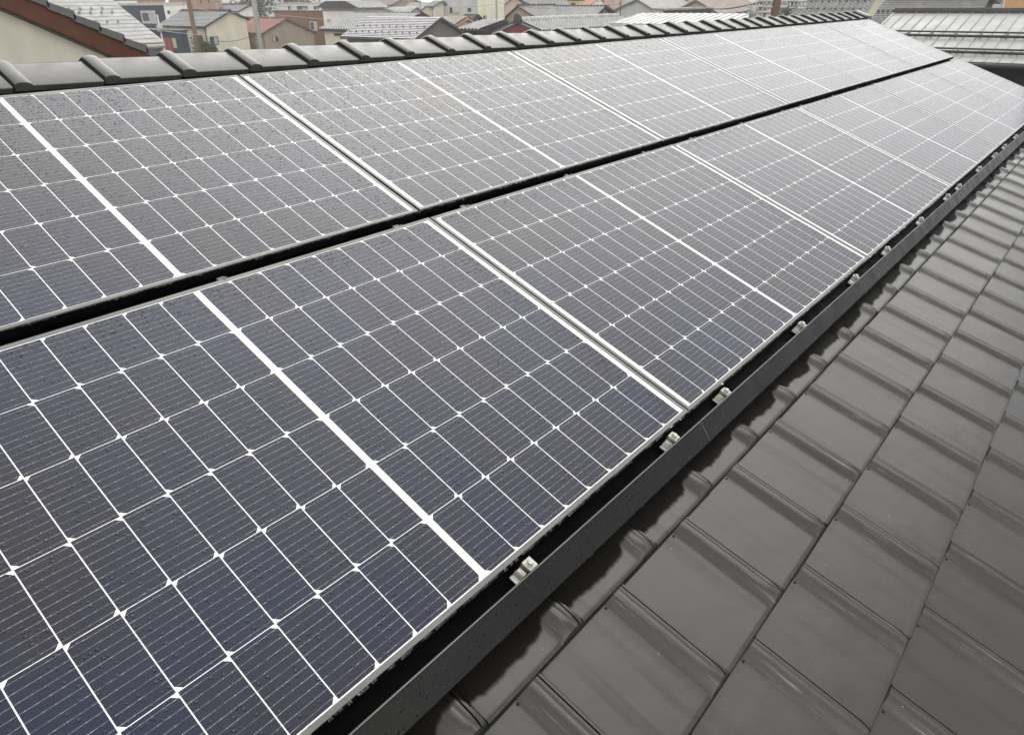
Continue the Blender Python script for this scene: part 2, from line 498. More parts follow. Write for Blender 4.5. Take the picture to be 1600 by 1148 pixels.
def ridge_tile_mesh():
    """one angular ridge tile with a rounded collar at its near end, x along the ridge, origin at the crest"""
    mb = MB()
    Lr = 0.3019
    us = [0.0, 0.0015, 0.005, 0.010, 0.018, 0.027, 0.036, 0.043, 0.049, 0.0530, 0.0561, 0.12, 0.22, Lr - 0.007]
    cs, sn = math.cos(PITCH), math.sin(PITCH)
    half = 0.178
    rows = []
    for x in us:
        hb = 0.0130 * math.sqrt(max(0.0, 1 - ((x - 0.0265) / 0.0295) ** 2)) if x < 0.0560 else 0.0
        dip = -0.008 * x / Lr
        h = hb + dip
        r = []
        for q, (d, drop) in enumerate([(half, 0.020), (half, 0.003), (half - 0.005, 0.0), (0.030, 0.0), (0.014, 0.0), (0.004, 0.0015)]):
            hh = dip if q == 0 else h
            y = -(d * cs) - hh * sn; z = -d * sn + hh * cs - drop
            if q == 0: y += 0.014
            r.append((x, y, z))
        r += [(x, 0, h - 0.001)]
        r += [(p[0], -p[1], p[2]) for p in r[-2::-1]]
        rows.append(r)
    mb.grid(rows, 0, True)
    mb.face([p for p in rows[0]], 1)             # collar butt face, painted dark for the shadow before each collar
    n = len(rows[0])
    o = mb.build('ridge_tile', [M_RIDGE, M_DARK])
    try: o.data.set_sharp_from_angle(angle=rad(40))
    except Exception: pass
    return o
rt0 = None
k = 0
u = -0.814 - 8 * 0.3019
while u < UB - 0.2:
    if rt0 is None: rt0 = o = ridge_tile_mesh()
    else:
        o = rt0.copy(); COL.objects.link(o)
    mw = Matrix.Translation((u, apex.y + random.uniform(-0.002, 0.002), apex.z + random.uniform(-0.002, 0.002))) @ Matrix.Rotation(random.uniform(-0.006, 0.006), 4, 'X')
    o.parent = house; o.matrix_parent_inverse = HI; o.matrix_basis = mw
    u += 0.3019
mb = MB()                                       # mortar bed under the ridge tiles, end cap at the far verge
mb.prism([(apex.y - 0.150, apex.z - 0.16), (apex.y - 0.150, apex.z - 0.094), (apex.y, apex.z - 0.040), (apex.y + 0.150, apex.z - 0.094), (apex.y + 0.150, apex.z - 0.16)], UA, UB - 0.16, lambda a, p, q: (a, p, q))
w_local(mb.build('ridge_mortar', M_DARK))
mb = MB()
mb.prism([(apex.y - 0.17, apex.z - 0.13), (apex.y - 0.17, apex.z - 0.05), (apex.y, apex.z + 0.012), (apex.y + 0.17, apex.z - 0.05), (apex.y + 0.17, apex.z - 0.13)], UB - 0.13, UB + 0.03, lambda a, p, q: (a, p, q))
w_local(mb.build('ridge_end_tile', M_RIDGE))

# ------------------------------------------------------------------ solar panels
def make_panel():
    root = empty('solar_panel', Matrix.Identity(4))
    mb = MB(); t, lip = 0.0016, 0.0112
    for z0, z1, d, mi in ((-0.0022, t, 0.0, 0), (-0.030, -0.0024, 0.0006, 1)):
        mb.box(d, L - d, d, lip, z0, z1, mi); mb.box(d, L - d, W - lip, W - d, z0, z1, mi)
        mb.box(d, lip, lip, W - lip, z0, z1, mi); mb.box(L - lip, L - d, lip, W - lip, z0, z1, mi)
    mb.build('frame', [M_FRAME, M_RAIL], root)
    me = bpy.data.meshes.new('glass')
    e = 0.008
    vs = [(e, e, 0), (L - e, e, 0), (L - e, W - e, 0), (e, W - e, 0), (e, e, -0.004), (L - e, e, -0.004), (L - e, W - e, -0.004), (e, W - e, -0.004)]
    me.from_pydata(vs, [], [(0, 1, 2, 3), (7, 6, 5, 4), (0, 4, 5, 1), (1, 5, 6, 2), (2, 6, 7, 3), (3, 7, 4, 0)])
    uvl = me.uv_layers.new(name='UVMap')
    for lp in me.loops:
        p = me.vertices[lp.vertex_index].co
        uvl.data[lp.index].uv = (p.x, p.y)
    me.materials.append(M_CELL)
    g = bpy.data.objects.new('glass', me); COL.objects.link(g); g.parent = root
    return root
PL = {(0, -1): 'nearest solar panel of the lower row, navy cells filling the lower left corner',
      (0, 0): 'lower row solar panel just beyond the nearest one, dark cells beaded with rain',
      (0, 1): 'third solar panel of the lower row, greying with sky reflection',
      (0, 2): 'fourth solar panel of the lower row, pale grey with sky glare',
      (0, 3): 'lower row solar panel one before the far end, nearly white with glare',
      (0, 4): 'solar panel at the far end of the lower row, beside the dark eaves opposite',
      (1, -1): 'nearest solar panel of the upper row, under the ridge at the left edge',
      (1, 0): 'upper row solar panel just beyond the nearest one, grey under the ridge tiles',
      (1, 1): 'third solar panel of the upper row, pale grey with sky glare',
      (1, 2): 'fourth solar panel of the upper row, whitish grey under the ridge',
      (1, 3): 'upper row solar panel one before the far end, nearly white',
      (1, 4): 'solar panel at the far end of the upper row, by the end of the ridge'}
proto = None
for (r, k), lab in PL.items():
    mw = on_roof(k * P + 0.005, r * (W + G), random.uniform(-0.0008, 0.0008)) @ Matrix.Rotation(random.uniform(-0.0012, 0.0012), 4, 'Y') @ Matrix.Rotation(random.uniform(-0.0012, 0.0012), 4, 'X')
    if proto is None:
        proto = make_panel(); proto.matrix_world = mw; o = proto
    else: o = copy_tree(proto, mw)
    tag(o, lab, 'solar panel', 'solar panels in two rows on the tiled roof')

# ------------------------------------------------------------------ rails, eaves cover, clamps
RA, RB = -P + 0.005, 5 * P - 0.005
def rail(v0, v1, n0, n1, lab):
    mb = MB()
    mb.box(0, RB - RA, v0, v1, n0, n1)
    mb.box(0, RB - RA, v0 - 0.003, v0 + 0.001, n1 + 0.0005, n1 + 0.009)
    mb.box(0, RB - RA, (v0 + v1) / 2 - 0.001, (v0 + v1) / 2 + 0.001, n1 + 0.0005, n1 + 0.004)
    o = mb.build('mounting_rail', M_RAIL, None, on_roof(RA, 0, 0))
    tag(o, lab, 'rail', 'black mounting rails under the panels')
rail(-0.034, 0.045, -0.100, -0.046, 'black mounting rail under the lower edge of the lower panel row')
rail(W - 0.03, W + G + 0.03, -0.100, -0.050, 'black mounting rail in the dark gap between the two panel rows')
rail(2 * W + G - 0.06, 2 * W + G + 0.01, -0.088, -0.036, 'black mounting rail beneath the top edge of the upper panel row')

def make_cover():
    poly = [(-0.0455, -0.0045), (-0.0475, -0.0060), (-0.0985, -0.0400), (-0.0985, -0.0455), (-0.088, -0.0530), (-0.0868, -0.0518), (-0.0955, -0.0445),
            (-0.0465, -0.0085), (-0.0440, -0.0075), (-0.0420, -0.080), (-0.0405, -0.080), (-0.0415, -0.0040)]
    mb = MB()
    mb.prism(poly, 0.0015, P - 0.0015, lambda a, p, q: (a, p, q))
    mb.box(0.0015, P - 0.0015, -0.0452, -0.0424, -0.0041, -0.0032, 1)  # paler strip paints in the highlight of the worn top edge
    mb.prism([(-0.0470, -0.0050), (-0.0985, -0.0392), (-0.0985, -0.0380), (-0.0470, -0.0040)], P - 0.0040, P - 0.0018, lambda a, p, q: (a, p, q), 1)
    return mb.build('eaves_cover', [M_COVER, M_FRAME])
c0 = None
for i, k in enumerate(range(-1, 5)):
    mw = on_roof(k * P + (0 if k else 0.0), 0, random.uniform(-0.0006, 0.0006))
    if c0 is None: c0 = o = make_cover()
    else:
        o = c0.copy(); COL.objects.link(o)
    o.matrix_world = mw
    lab = 'black eaves cover strip nearest the camera, wet with rain drops' if i == 0 else ('black eaves cover strip at the far end of the panel row' if i == 5 else ORD[i] + ' black eaves cover strip from the near end of the lower panel row')
    tag(o, lab, 'eaves cover', 'black eaves cover strips along the panels')

def make_clamp():
    root = empty('panel_clamp', Matrix.Identity(4))
    mb = MB()
    mb.box(-0.040, -0.023, -0.013, 0.013, -0.036, -0.0335)                       # foot lip
    mb.prism([(-0.026, -0.0335), (-0.021, -0.0335), (-0.0195, -0.0240), (-0.0215, -0.0240)], -0.013, 0.013, lambda a, p, q: (p, a, q))
    for i in range(5):                                                            # ribbed block
        mb.box(-0.0190 + i * 0.0026, -0.0172 + i * 0.0026, -0.011, 0.011, -0.040, -0.0205)
    mb.box(-0.0188, -0.0060, -0.0105, 0.0105, -0.040, -0.0218)
    mb.build('bracket', M_ZINC, root)
    mb = MB()
    mb.box(0, 0.030, -0.0145, 0.0145, -0.0135, -0.0110)
    mb.box(0.0, 0.0022, -0.0145, 0.0145, -0.040, -0.0135)
    mb.build('washer_plate', M_ZINC, root)
    mb = MB()
    mb.tube((0.015, 0, -0.0109), (0.015, 0, -0.0096), 0.0115, n=20)
    mb.tube((0.015, 0, -0.0095), (0.015, 0, -0.0025), 0.0082, 0.0078, n=6)
    mb.tube((0.015, 0, -0.040), (0.015, 0, -0.0140), 0.004, n=8)
    mb.build('bolt', M_ZINC, root)
    return root
CU = [-1.444, -0.789, -0.134, 0.201, 0.865, 1.524, 2.030, 2.695, 3.363, 3.70, 4.39, 5.02, 5.47, 6.06, 6.72, 7.24, 7.88, 8.55]
cl0 = None
for i, u in enumerate(CU):
    mw = on_roof(u, -0.0255, 0) @ Matrix.Rotation(random.uniform(-0.09, 0.09), 4, 'Z') @ Matrix.Diagonal((0.88, 0.92, 1.0, 1.0))
    if cl0 is None: cl0 = make_clamp(); cl0.matrix_world = mw; o = cl0
    else: o = copy_tree(cl0, mw)
    lab = ('nearest' if i == 0 else ORD[i] if i < 17 else 'last') + ' bolted silver clamp from the near end, in the slot below the lower panel row'
    tag(o, lab, 'clamp', 'silver clamps along the lower edge of the panels')
# low clamps in the slot between the rows, only their tips show
mb = MB()
mb.box(-0.012, 0.012, -0.004, 0.020, -0.045, -0.013)
mb.prism([(-0.008, -0.013), (0.008, -0.013), (0.006, 0.0030), (-0.006, 0.0030)], -0.0085, -0.0045, lambda a, p, q: (p, a, q))
mc0 = None
M_MIDC = plain('dull_steel', (0.13, 0.125, 0.115), 0.45, 0.3, 30, metal=0.5)
for i, u in enumerate(CU):
    mw = on_roof(u, W + 0.0092, 0)
    if mc0 is None: mc0 = o = mb.build('row_clamp', M_MIDC)
    else:
        o = mc0.copy(); COL.objects.link(o)
    o.matrix_world = mw
    tag(o, ('nearest' if i == 0 else ORD[i] if i < 17 else 'last') + ' low metal clamp from the near end, in the dark slot between panel rows', 'clamp', 'low clamps in the slot between the panel rows')

# ------------------------------------------------------------------ water beads on the metal edges
def ico():
    t = (1 + 5 ** 0.5) / 2
    v = [Vector(p).normalized() for p in ((-1, t, 0), (1, t, 0), (-1, -t, 0), (1, -t, 0), (0, -1, t), (0, 1, t), (0, -1, -t), (0, 1, -t), (t, 0, -1), (t, 0, 1), (-t, 0, -1), (-t, 0, 1))]
    f = [(0, 11, 5), (0, 5, 1), (0, 1, 7), (0, 7, 10), (0, 10, 11), (1, 5, 9), (5, 11, 4), (11, 10, 2), (10, 7, 6), (7, 1, 8), (3, 9, 4), (3, 4, 2), (3, 2, 6), (3, 6, 8), (3, 8, 9), (4, 9, 5), (2, 4, 11), (6, 2, 10), (8, 6, 7), (9, 8, 1)]
    cache, nf = {}, []
    def mid(a, b):
        key = (min(a, b), max(a, b))
        if key not in cache:
            v.append(((v[a] + v[b]) / 2).normalized()); cache[key] = len(v) - 1
        return cache[key]
    for a, b, c in f:
        x, y, z = mid(a, b), mid(b, c), mid(c, a)
        nf += [(a, x, z), (b, y, x), (c, z, y), (x, y, z)]
    return v, nf
IV, IF = ico()
def beads(name, items, label):
    """items: (centre u,v,n, radii along u, v, n)"""
    V, Fc = [], []
    for (c, r) in items:
        k = len(V)
        V += [(c[0] + p.x * r[0], c[1] + p.y * r[1], c[2] + p.z * r[2]) for p in IV]
        Fc += [(a + k, b + k, d + k) for a, b, d in IF]
    me = bpy.data.meshes.new(name); me.from_pydata(V, [], Fc); me.materials.append(M_WATER)
    me.polygons.foreach_set('use_smooth', [True] * len(Fc)); me.update()
    o = bpy.data.objects.new(name, me); COL.objects.link(o); o.matrix_world = ROOF
    return tag(o, label, 'water drops', kind='stuff')
rn = random.Random(11)
it = []
for v0, lim in ((0.0, 3.4), (W + G, 3.4)):
    u = -1.77
    while u < lim:
        r = rn.uniform(0.0024, 0.0056)
        if rn.random() < 0.75: it.append(((u, v0 - 0.0022 + rn.uniform(-0.001, 0.001), -0.0016 - rn.uniform(0, 0.002)), (r, r * 0.9, r * 0.9)))
        u += r * 1.9 + rn.expovariate(1 / 0.004)
beads('water_drops', it, 'row of clear rain beads hanging along the lower lips of the panel frames')
it = []
u = -1.7
while u < 5.5:                                   # hanging from the lower edge of the eaves cover
    r = rn.uniform(0.0016, 0.0034)
    it.append(((u, -0.0975 + rn.uniform(-0.002, 0.002), -0.0450 - r * 0.5), (r * 0.8, r * 0.8, r)))
    u += rn.expovariate(1 / 0.030) + 0.004
for i in range(1500):                            # on the face of the eaves cover
    u = -1.75 + 5.0 * rn.random() ** 1.4; t = rn.random()
    r = rn.uniform(0.0008, 0.0026)
    it.append(((u, -0.0475 - 0.051 * t, -0.0055 - 0.034 * t), (r, r, r * 0.7)))
beads('water_drops', it, 'rain beads scattered over the black eaves cover strips and dripping from them')


# ------------------------------------------------------------------ the town beyond the ridge
# Everything stands on the same street grid as our house; a pixel of the photograph plus a distance (or a known plane)
# gives the real place of a corner, and the building is then made at that size.
def ray(px, py):
    return AX[0] * ((px - 800) / F) + AX[1] * ((py - 574) / F) + AX[2]
def atD(px, py, D):
    d = ray(px, py); return CAMPOS + d * (D / math.hypot(d.x, d.y))
def atX(px, py, X):
    d = ray(px, py); return CAMPOS + d * ((X - CAMPOS.x) / d.x)
def atY(px, py, Y):
    d = ray(px, py); return CAMPOS + d * ((Y - CAMPOS.y) / d.y)

mb = MB(); mb.face([(-1500, -1500, 0), (1500, -1500, 0), (1500, 1500, 0), (-1500, 1500, 0)])
tag(mb.build('ground', plain('wet_asphalt_ground', (0.06, 0.06, 0.058), 0.45, 0.3, 0.2)), kind='structure')

MW = {}
def paint(name, c, rough=0.8, var=0.14, scale=0.7, streak=0.16, bump=0.0):
    if name not in MW: MW[name] = plain(name, c, rough, var, scale, bump=bump, streak=streak)
    return MW[name]
def roofm(name, c, rough=0.42):
    if name not in MW: MW[name] = plain(name, c, rough, 0.28, 1.3, bump=0.0)
    return MW[name]
CREAM = paint('cream_wall', (0.66, 0.61, 0.49)); WHITE = paint('white_wall', (0.82, 0.81, 0.77)); GREYW = paint('grey_siding', (0.55, 0.56, 0.55))
TAN = paint('tan_render', (0.33, 0.28, 0.21)); BROWN = paint('red_brown_siding', (0.235, 0.115, 0.070)); NAVY = paint('navy_siding', (0.022, 0.036, 0.058), 0.6)
YELLOW = paint('yellow_render', (0.62, 0.47, 0.24)); DARKW = paint('dark_timber', (0.045, 0.036, 0.030)); ORANGE = paint('orange_siding', (0.52, 0.28, 0.12))
WOOD = paint('stained_timber', (0.110, 0.034, 0.013), 0.5, 0.3, 2.0, 0.25); PINK = paint('pinkish_render', (0.58, 0.43, 0.37)); BRICK = paint('terracotta_siding', (0.40, 0.25, 0.17))
R_GREY = roofm('grey_roofing', (0.15, 0.15, 0.148)); R_DARK = roofm('dark_roofing', (0.055, 0.055, 0.055)); R_RED = roofm('faded_red_roofing', (0.33, 0.125, 0.10), 0.6)
R_SILVER = roofm('silver_grey_metal', (0.27, 0.27, 0.265), 0.35); R_WHITE = roofm('pale_metal', (0.55, 0.55, 0.53), 0.35); R_PINK = roofm('pale_pink_metal', (0.52, 0.44, 0.41), 0.5)
R_BROWN = roofm('brown_roofing', (0.15, 0.085, 0.065), 0.55); R_ORANGE = roofm('terracotta_roofing', (0.48, 0.22, 0.13), 0.6)
TRIM = roofm('dark_trim', (0.035, 0.03, 0.03), 0.5); PALETRIM = roofm('pale_trim', (0.50, 0.48, 0.43), 0.5)
GLASS = plain('window_glass', (0.05, 0.06, 0.065), 0.08, 0.3, 2.0); BLIND = paint('pale_curtain', (0.45, 0.47, 0.46), 0.7)

def house_parts(A, axis, Lr, hl, hr, zl, zr, mats, style='rows', step=0.035, over=0.35, gable_in=0.35, ridge=True, pitchrow=0.28, wallz=0.0):
    """gabled house: A is the crest at the visible gable end; the crest runs away along +X or +Y for Lr metres.
    hl / hr: half widths on the picture's left / right side, zl / zr: heights of those eaves"""
    wall, roof, trim = mats
    base = Vector((A.x, A.y, 0))
    if axis == 'Y': put = lambda p, q, z: (q, p, z - 0.0)
    else: put = lambda p, q, z: (p, -q, z)
    root = empty('house', base)
    za = A.z
    # walls, as a five sided prism set in from the eaves
    wl, wr = -hl + over, hr - over
    sl, sr = (za - zl) / hl, (za - zr) / hr
    mb = MB()
    mb.prism([(wl, wallz), (wr, wallz), (wr, za - 0.16 - sr * wr), (0, za - 0.16), (wl, za - 0.16 + sl * wl)], gable_in, Lr - gable_in, lambda a, p, q: put(a, p, q))
    mb.build('wall', wall, root)
    mb = MB()
    for sgn, h, ze in ((-1, hl, zl), (1, hr, zr)):
        sl_len = math.hypot(h, za - ze)
        nr = max(2, int(sl_len / pitchrow)) if style in ('rows', 'kawara') else 1
        def pt(p, t, dz): return put(p, sgn * h * t, za + (ze - za) * t + dz)
        if style == 'kawara':
            nrib = max(4, int(Lr / 0.40)); sub = 6
            for i in range(nr):
                r0, r1 = [], []
                for j in range(nrib * sub + 1):
                    p = Lr * j / (nrib * sub); c = 0.12 * (0.5 + 0.5 * math.cos(2 * math.pi * j / sub)) ** 0.8
                    r0.append(pt(p, i / nr, c - 0.0)); r1.append(pt(p, (i + 1) / nr, c + 0.035))
                r2 = [(x, y, z - 0.06) for x, y, z in r1]
                mb.grid([r0, r1], 0, True); mb.grid([r1, r2], 0, False)
        else:
            for i in range(nr):
                d = step if style == 'rows' else 0.0
                a, b = i / nr, (i + 1) / nr
                mb.face([pt(0, a, 0), pt(Lr, a, 0), pt(Lr, b, d), pt(0, b, d)], 0)
                mb.face([pt(0, b, d), pt(Lr, b, d), pt(Lr, b, -0.03), pt(0, b, -0.03)], 1 if style == 'rows' else 0)
            if style == 'seam':
                ns_ = int(Lr / 0.42)
                for j in range(ns_ + 1):
                    p = min(0.02 + j * 0.42, Lr - 0.02)
                    for dp in (0,):
                        mb.face([pt(p - 0.012, 0, 0.001), pt(p - 0.012, 1, 0.001), pt(p - 0.012, 1, 0.035), pt(p - 0.012, 0, 0.035)], 1)
                        mb.face([pt(p + 0.012, 0, 0.001), pt(p + 0.012, 1, 0.001), pt(p + 0.012, 1, 0.035), pt(p + 0.012, 0, 0.035)], 1)
                        mb.face([pt(p - 0.012, 0, 0.035), pt(p - 0.012, 1, 0.035), pt(p + 0.012, 1, 0.035), pt(p + 0.012, 0, 0.035)], 1)
        # slab under the covering: soffit and barge boards
        mb.prism([(0.0, za - 0.015), (sgn * h, ze - 0.015), (sgn * h, ze - 0.15), (0.0, za - 0.15)], 0.0, Lr, lambda a, p, q: put(a, p, q), 1)
    mb.build('roof', [roof, trim], root)
    if style in ('rows', 'kawara'):
        mb = MB()
        q_, z_ = (-hl - 0.05, zl - 0.10) if axis == 'Y' else (hr + 0.05, zr - 0.10)
        mb.tube(put(0.05, q_, z_), put(Lr - 0.05, q_, z_), 0.055, n=8); mb.build('gutter', trim, root)
        mb = MB()
        qw = (-hl + over - 0.06) if axis == 'Y' else (hr - over + 0.06)
        mb.tube(put(gable_in + 0.15, qw, 0.0), put(gable_in + 0.15, qw, z_ - 0.05), 0.04, n=7); mb.build('downpipe', trim, root)
    if ridge:
        mb = MB()
        mb.prism([(-0.14, za - 0.04), (-0.11, za + 0.08), (-0.05, za + 0.15), (0.05, za + 0.15), (0.11, za + 0.08), (0.14, za - 0.04)], 0.03, Lr - 0.03, lambda a, p, q: put(a, p, q))
        mb.build('ridge_cap', ridge if not isinstance(ridge, bool) else trim, root)
    return root

def guards(root, spots, size, mat):
    first = None
    for p in spots:
        if first is None:
            mb = MB(); mb.box(-size[0] / 2, size[0] / 2, -size[1] / 2, size[1] / 2, 0, size[2])
            first = o = mb.build('snow_guard', mat, root)
        else:
            o = first.copy(); COL.objects.link(o); o.parent = root
        o.location = p

def Yhouse(name, lab, apex, D, el, er, far, mats, cat='house', group=None, **kw):
    A = atD(*apex, D); l = atY(*el, A.y); r = atY(*er, A.y); f_ = atX(*far, A.x)
    o = house_parts(A, 'Y', f_.y - A.y, A.x - l.x, r.x - A.x, l.z, r.z, mats, **kw)
    o.name = name; tag(o, lab, cat, group); return o, A, l, r
def Xhouse(name, lab, apex, D, el, er, far, mats, cat='house', group=None, **kw):
    A = atD(*apex, D); l = atX(*el, A.x); r = atX(*er, A.x); f_ = atY(*far, A.y)
    o = house_parts(A, 'X', f_.x - A.x, l.y - A.y, A.y - r.y, l.z, r.z, mats, **kw)
    o.name = name; tag(o, lab, cat, group); return o, A, l, r

def window(root, face, plane, rect, frame=None, glass=None, name='window', proud=0.05):
    """window on the wall plane facing -X ('X') or -Y ('Y'), given by its outline in the photograph"""
    x0, y0, x1, y1 = rect
    fn = atX if face == 'X' else atY
    a, b, c = fn(x0, y0, plane), fn(x1, y0, plane), fn(x0, y1, plane)
    z1, z0 = max(a.z, b.z), c.z
    if face == 'X': s0, s1 = min(a.y, b.y), max(a.y, b.y)
    else: s0, s1 = min(a.x, b.x), max(a.x, b.x)
    put = (lambda p, s, z: (plane - p, s, z)) if face == 'X' else (lambda p, s, z: (s, plane - p, z))
    t = max(0.04, 0.07 * (s1 - s0))
    R = root.matrix_world.translation
    def bx(mb, s0, s1, z0, z1, p0, p1, mat=0):
        mb.box(p0, p1, s0, s1, z0, z1, mat, X=lambda p, s, z: tuple(Vector(put(p, s, z)) - R))
    mb = MB()
    bx(mb, s0, s0 + t, z0, z1, -0.02, proud); bx(mb, s1 - t, s1, z0, z1, -0.02, proud)
    bx(mb, s0 + t, s1 - t, z0, z0 + t, -0.02, proud); bx(mb, s0 + t, s1 - t, z1 - t, z1, -0.02, proud)
    o = mb.build(name, frame or PALETRIM, root)
    mb = MB(); mid = (s0 + s1) / 2
    bx(mb, s0 + t, mid, z0 + t, z1 - t, 0.004, proud * 0.5, 0)
    bx(mb, mid + 0.002, s1 - t, z0 + t, z1 - t, 0.004, proud * 0.4, 1)
    g = mb.build('pane', glass or [BLIND, GLASS], root)
    g.parent = o
    return o

def block(name, lab, corner, D, left, right, mats, ytop=None, roof_lip=0.25, depth=6.0, cat='building', base=0.0, flat_roof=None):
    """box building: corner is the picture place of the top of the edge between its -X face (left) and -Y face (right)"""
    A = atD(*corner, D)
    Ly = (atX(left, corner[1], A.x).y - A.y) if left is not None else depth
    Lx = (atY(right, corner[1], A.y).x - A.x) if right is not None else depth
    root = empty(name, (A.x, A.y, 0))
    wl, wr, rf = mats
    mb = MB()
    mb.box(0, Lx, 0, Ly, base, A.z - 0.05, 0)
    for i in (5,): mb.mi[i] = 1                      # face towards -X
    mb.build('wall', [wr, wl], root)
    mb = MB()
    mb.box(-0.08, Lx + 0.08, -0.08, Ly + 0.08, A.z - 0.049, A.z + roof_lip)
    mb.build('roof', rf, root)
    tag(root, lab, cat)
    return root, A, Lx, Ly

# --- neighbour's gable wing, hard against the left edge
GY = CAMPOS.y + 9.6
lo = atY(232, 84, GY); hi = atY(52, 1, GY)
sl = (hi.z - lo.z) / (lo.x - hi.x)
wing = empty('gable_wing', (hi.x - 1.2, GY, 0))
RW = wing.matrix_world.translation
x0, x1 = hi.x - 1.6, lo.x + 0.45
def vz(x): return lo.z + (lo.x - x) * sl
mb = MB()
mb.prism([(x0 - RW.x, 0), (x1 - 0.55 - RW.x, 0), (x1 - 0.55 - RW.x, vz(x1 - 0.55) - 0.257), (x0 - RW.x, vz(x0) - 0.257)], 0.14, 4.5, lambda a, p, q: (p, a, q))
mb.build('wall', plain('cream_stucco', (0.56, 0.53, 0.455), 0.85, 0.10, 1.2, bump=0.004, streak=0.10), wing)
mb = MB()
mb.prism([(x0 - RW.x, vz(x0) - 0.005), (x1 - RW.x, vz(x1) - 0.005), (x1 - RW.x, vz(x1) - 0.235), (x0 - RW.x, vz(x0) - 0.235)], 0.0, 0.045, lambda a, p, q: (p, a, q))
mb.build('barge_board', WOOD, wing)
mb = MB()
mb.prism([(x0 - RW.x, vz(x0) - 0.236), (x1 - RW.x, vz(x1) - 0.236), (x1 - RW.x, vz(x1) - 0.255), (x0 - RW.x, vz(x0) - 0.255)], 0.02, 0.14, lambda a, p, q: (p, a, q))
mb.build('soffit_trim', TRIM, wing)
n = int((x1 - x0) / 0.235); st = (x1 - x0) / n
mb = MB()
for i in range(n):                                   # stepped verge tiles and the rows behind them
    xa, xb = x0 + i * st, x0 + (i + 1) * st
    za, zb = vz(xa) + 0.045, vz(xb) + 0.085
    pts = [(xa - RW.x, za), (xb + 0.02 - RW.x, zb - 0.008), (xb + 0.02 - RW.x, zb - 0.10), (xa - RW.x, za - 0.075)]
    mb.prism(pts, -0.05, 0.02, lambda a, p, q: (p, a, q))
    mb.face([(xa - RW.x, 0.02, za - 0.004), (xb - RW.x, 0.02, zb - 0.012), (xb - RW.x, 4.8, zb - 0.012), (xa - RW.x, 4.8, za - 0.004)])
    mb.face([(xb - RW.x, 0.02, zb - 0.012), (xb - RW.x, 4.8, zb - 0.012), (xb - RW.x, 4.8, zb - 0.05), (xb - RW.x, 0.02, zb - 0.05)])
mb.build('roof', roofm('verge_tile', (0.115, 0.115, 0.115), 0.5), wing)
tag(wing, 'cream gable wing with red-brown barge board at the upper left edge', 'house')


# --- pale slate roof behind the wing: crest along X, slope towards us
E_ = atD(257, 66, 24); T_ = atX(175, 0, E_.x)
sl = (T_.z - E_.z) / (T_.y - E_.y)
Ls = 8.0
A = Vector((E_.x - Ls, E_.y + 4.2, E_.z + 4.2 * sl))
o = house_parts(A, 'X', Ls, 3.5, 4.2, A.z - 3.5 * sl, E_.z, (CREAM, roofm('pale_slate', (0.25, 0.25, 0.25), 0.4), PALETRIM), style='rows', pitchrow=0.24, step=0.014)
o.name = 'slate_roof_house'
tag(o, 'house with pale grey slate roof and snow guard dots behind the brown barge board', 'house')
guards(o, [(0.2 + i * 0.30 + (0.15 if t == 0.56 else 0), -4.2 * t, A.z - 4.2 * t * sl) for t in (0.50, 0.56, 0.70) for i in range(25)], (0.05, 0.04, 0.055), R_SILVER)

# --- navy fronted house with white flank and its low entrance wing
o, A, lx, ly = block('navy_house', 'two storey house, navy siding in front and white on its flank, near the brown pole', (255, 8), 108, 176, 297, (NAVY, WHITE, PALETRIM))
window(o, 'X', A.x, (219, 17, 242, 37))
window(o, 'Y', A.y, (261, 17, 265, 22), DARKW, [GLASS, GLASS]); window(o, 'Y', A.y, (279, 17, 283, 22), DARKW, [GLASS, GLASS])
B = atD(284, 50, 84); Bl = atX(214, 50, B.x)
o = empty('navy_annex', (B.x, B.y, 0)); R = o.matrix_world.translation
tag(o, 'low navy annex with red door and yellow framed window, left of the brown pole', 'annex')
mb = MB(); mb.box(0, 0.5, 0, Bl.y - R.y, 0, B.z); mb.build('wall', NAVY, o)
mb = MB(); mb.box(-0.2, 0.6, -0.2, Bl.y - R.y + 0.2, B.z + 0.003, B.z + 0.16); mb.build('roof', R_DARK, o)
d0, d1 = atX(268, 60, B.x), atX(254, 82, B.x)
mb = MB(); mb.box(-0.06, 0.02, d0.y - R.y, d1.y - R.y, 0.1, d0.z); mb.build('door', paint('red_door', (0.28, 0.045, 0.03), 0.5), o)
window(o, 'X', B.x, (269, 60, 274, 75), paint('yellow_frame', (0.6, 0.5, 0.16)), [BLIND, BLIND])

# --- cream house with grey roof, then the red roofed house
o, A, l, r = Yhouse('cream_house', 'cream house with plain grey roof between the brown pole and the red roof', (360, 17), 90, (319, 42), (391, 30), (283, 12.5), (CREAM, R_GREY, TRIM), style='rows')
window(o, 'Y', A.y + 0.35, (327, 58, 340, 71), DARKW, [GLASS, BLIND]); window(o, 'X', A.x - (A.x - l.x) + 0.35, (289, 57, 293, 64), DARKW, [GLASS, GLASS]); window(o, 'X', l.x + 0.35, (307, 56, 316, 73), DARKW, [GLASS, GLASS])
o, A, l, r = Yhouse('red_roof_house', 'low tan house with faded red roof behind the concrete pole', (448, 29), 92, (410, 52), (496, 51.5), (371, 29), (TAN, R_RED, R_BROWN), style='rows')
window(o, 'Y', A.y + 0.35, (425, 58, 434, 66), BROWN, [BLIND, GLASS]); window(o, 'X', l.x + 0.35, (366, 62, 388, 73), PALETRIM, [BLIND, GLASS])
o, A, l, r = Yhouse('grey_roof_house', 'house with low grey roof just behind the cream house', (392, 7), 125, (372, 18), (408, 17), (338, 6.5), (WHITE, R_GREY, TRIM), style='rows')
o, A, lx, ly = block('brown_block', 'flat topped red-brown clad building behind the red roof', (504, 18), 105, 428, None, (BROWN, BROWN, R_BROWN), roof_lip=0.1, depth=5)
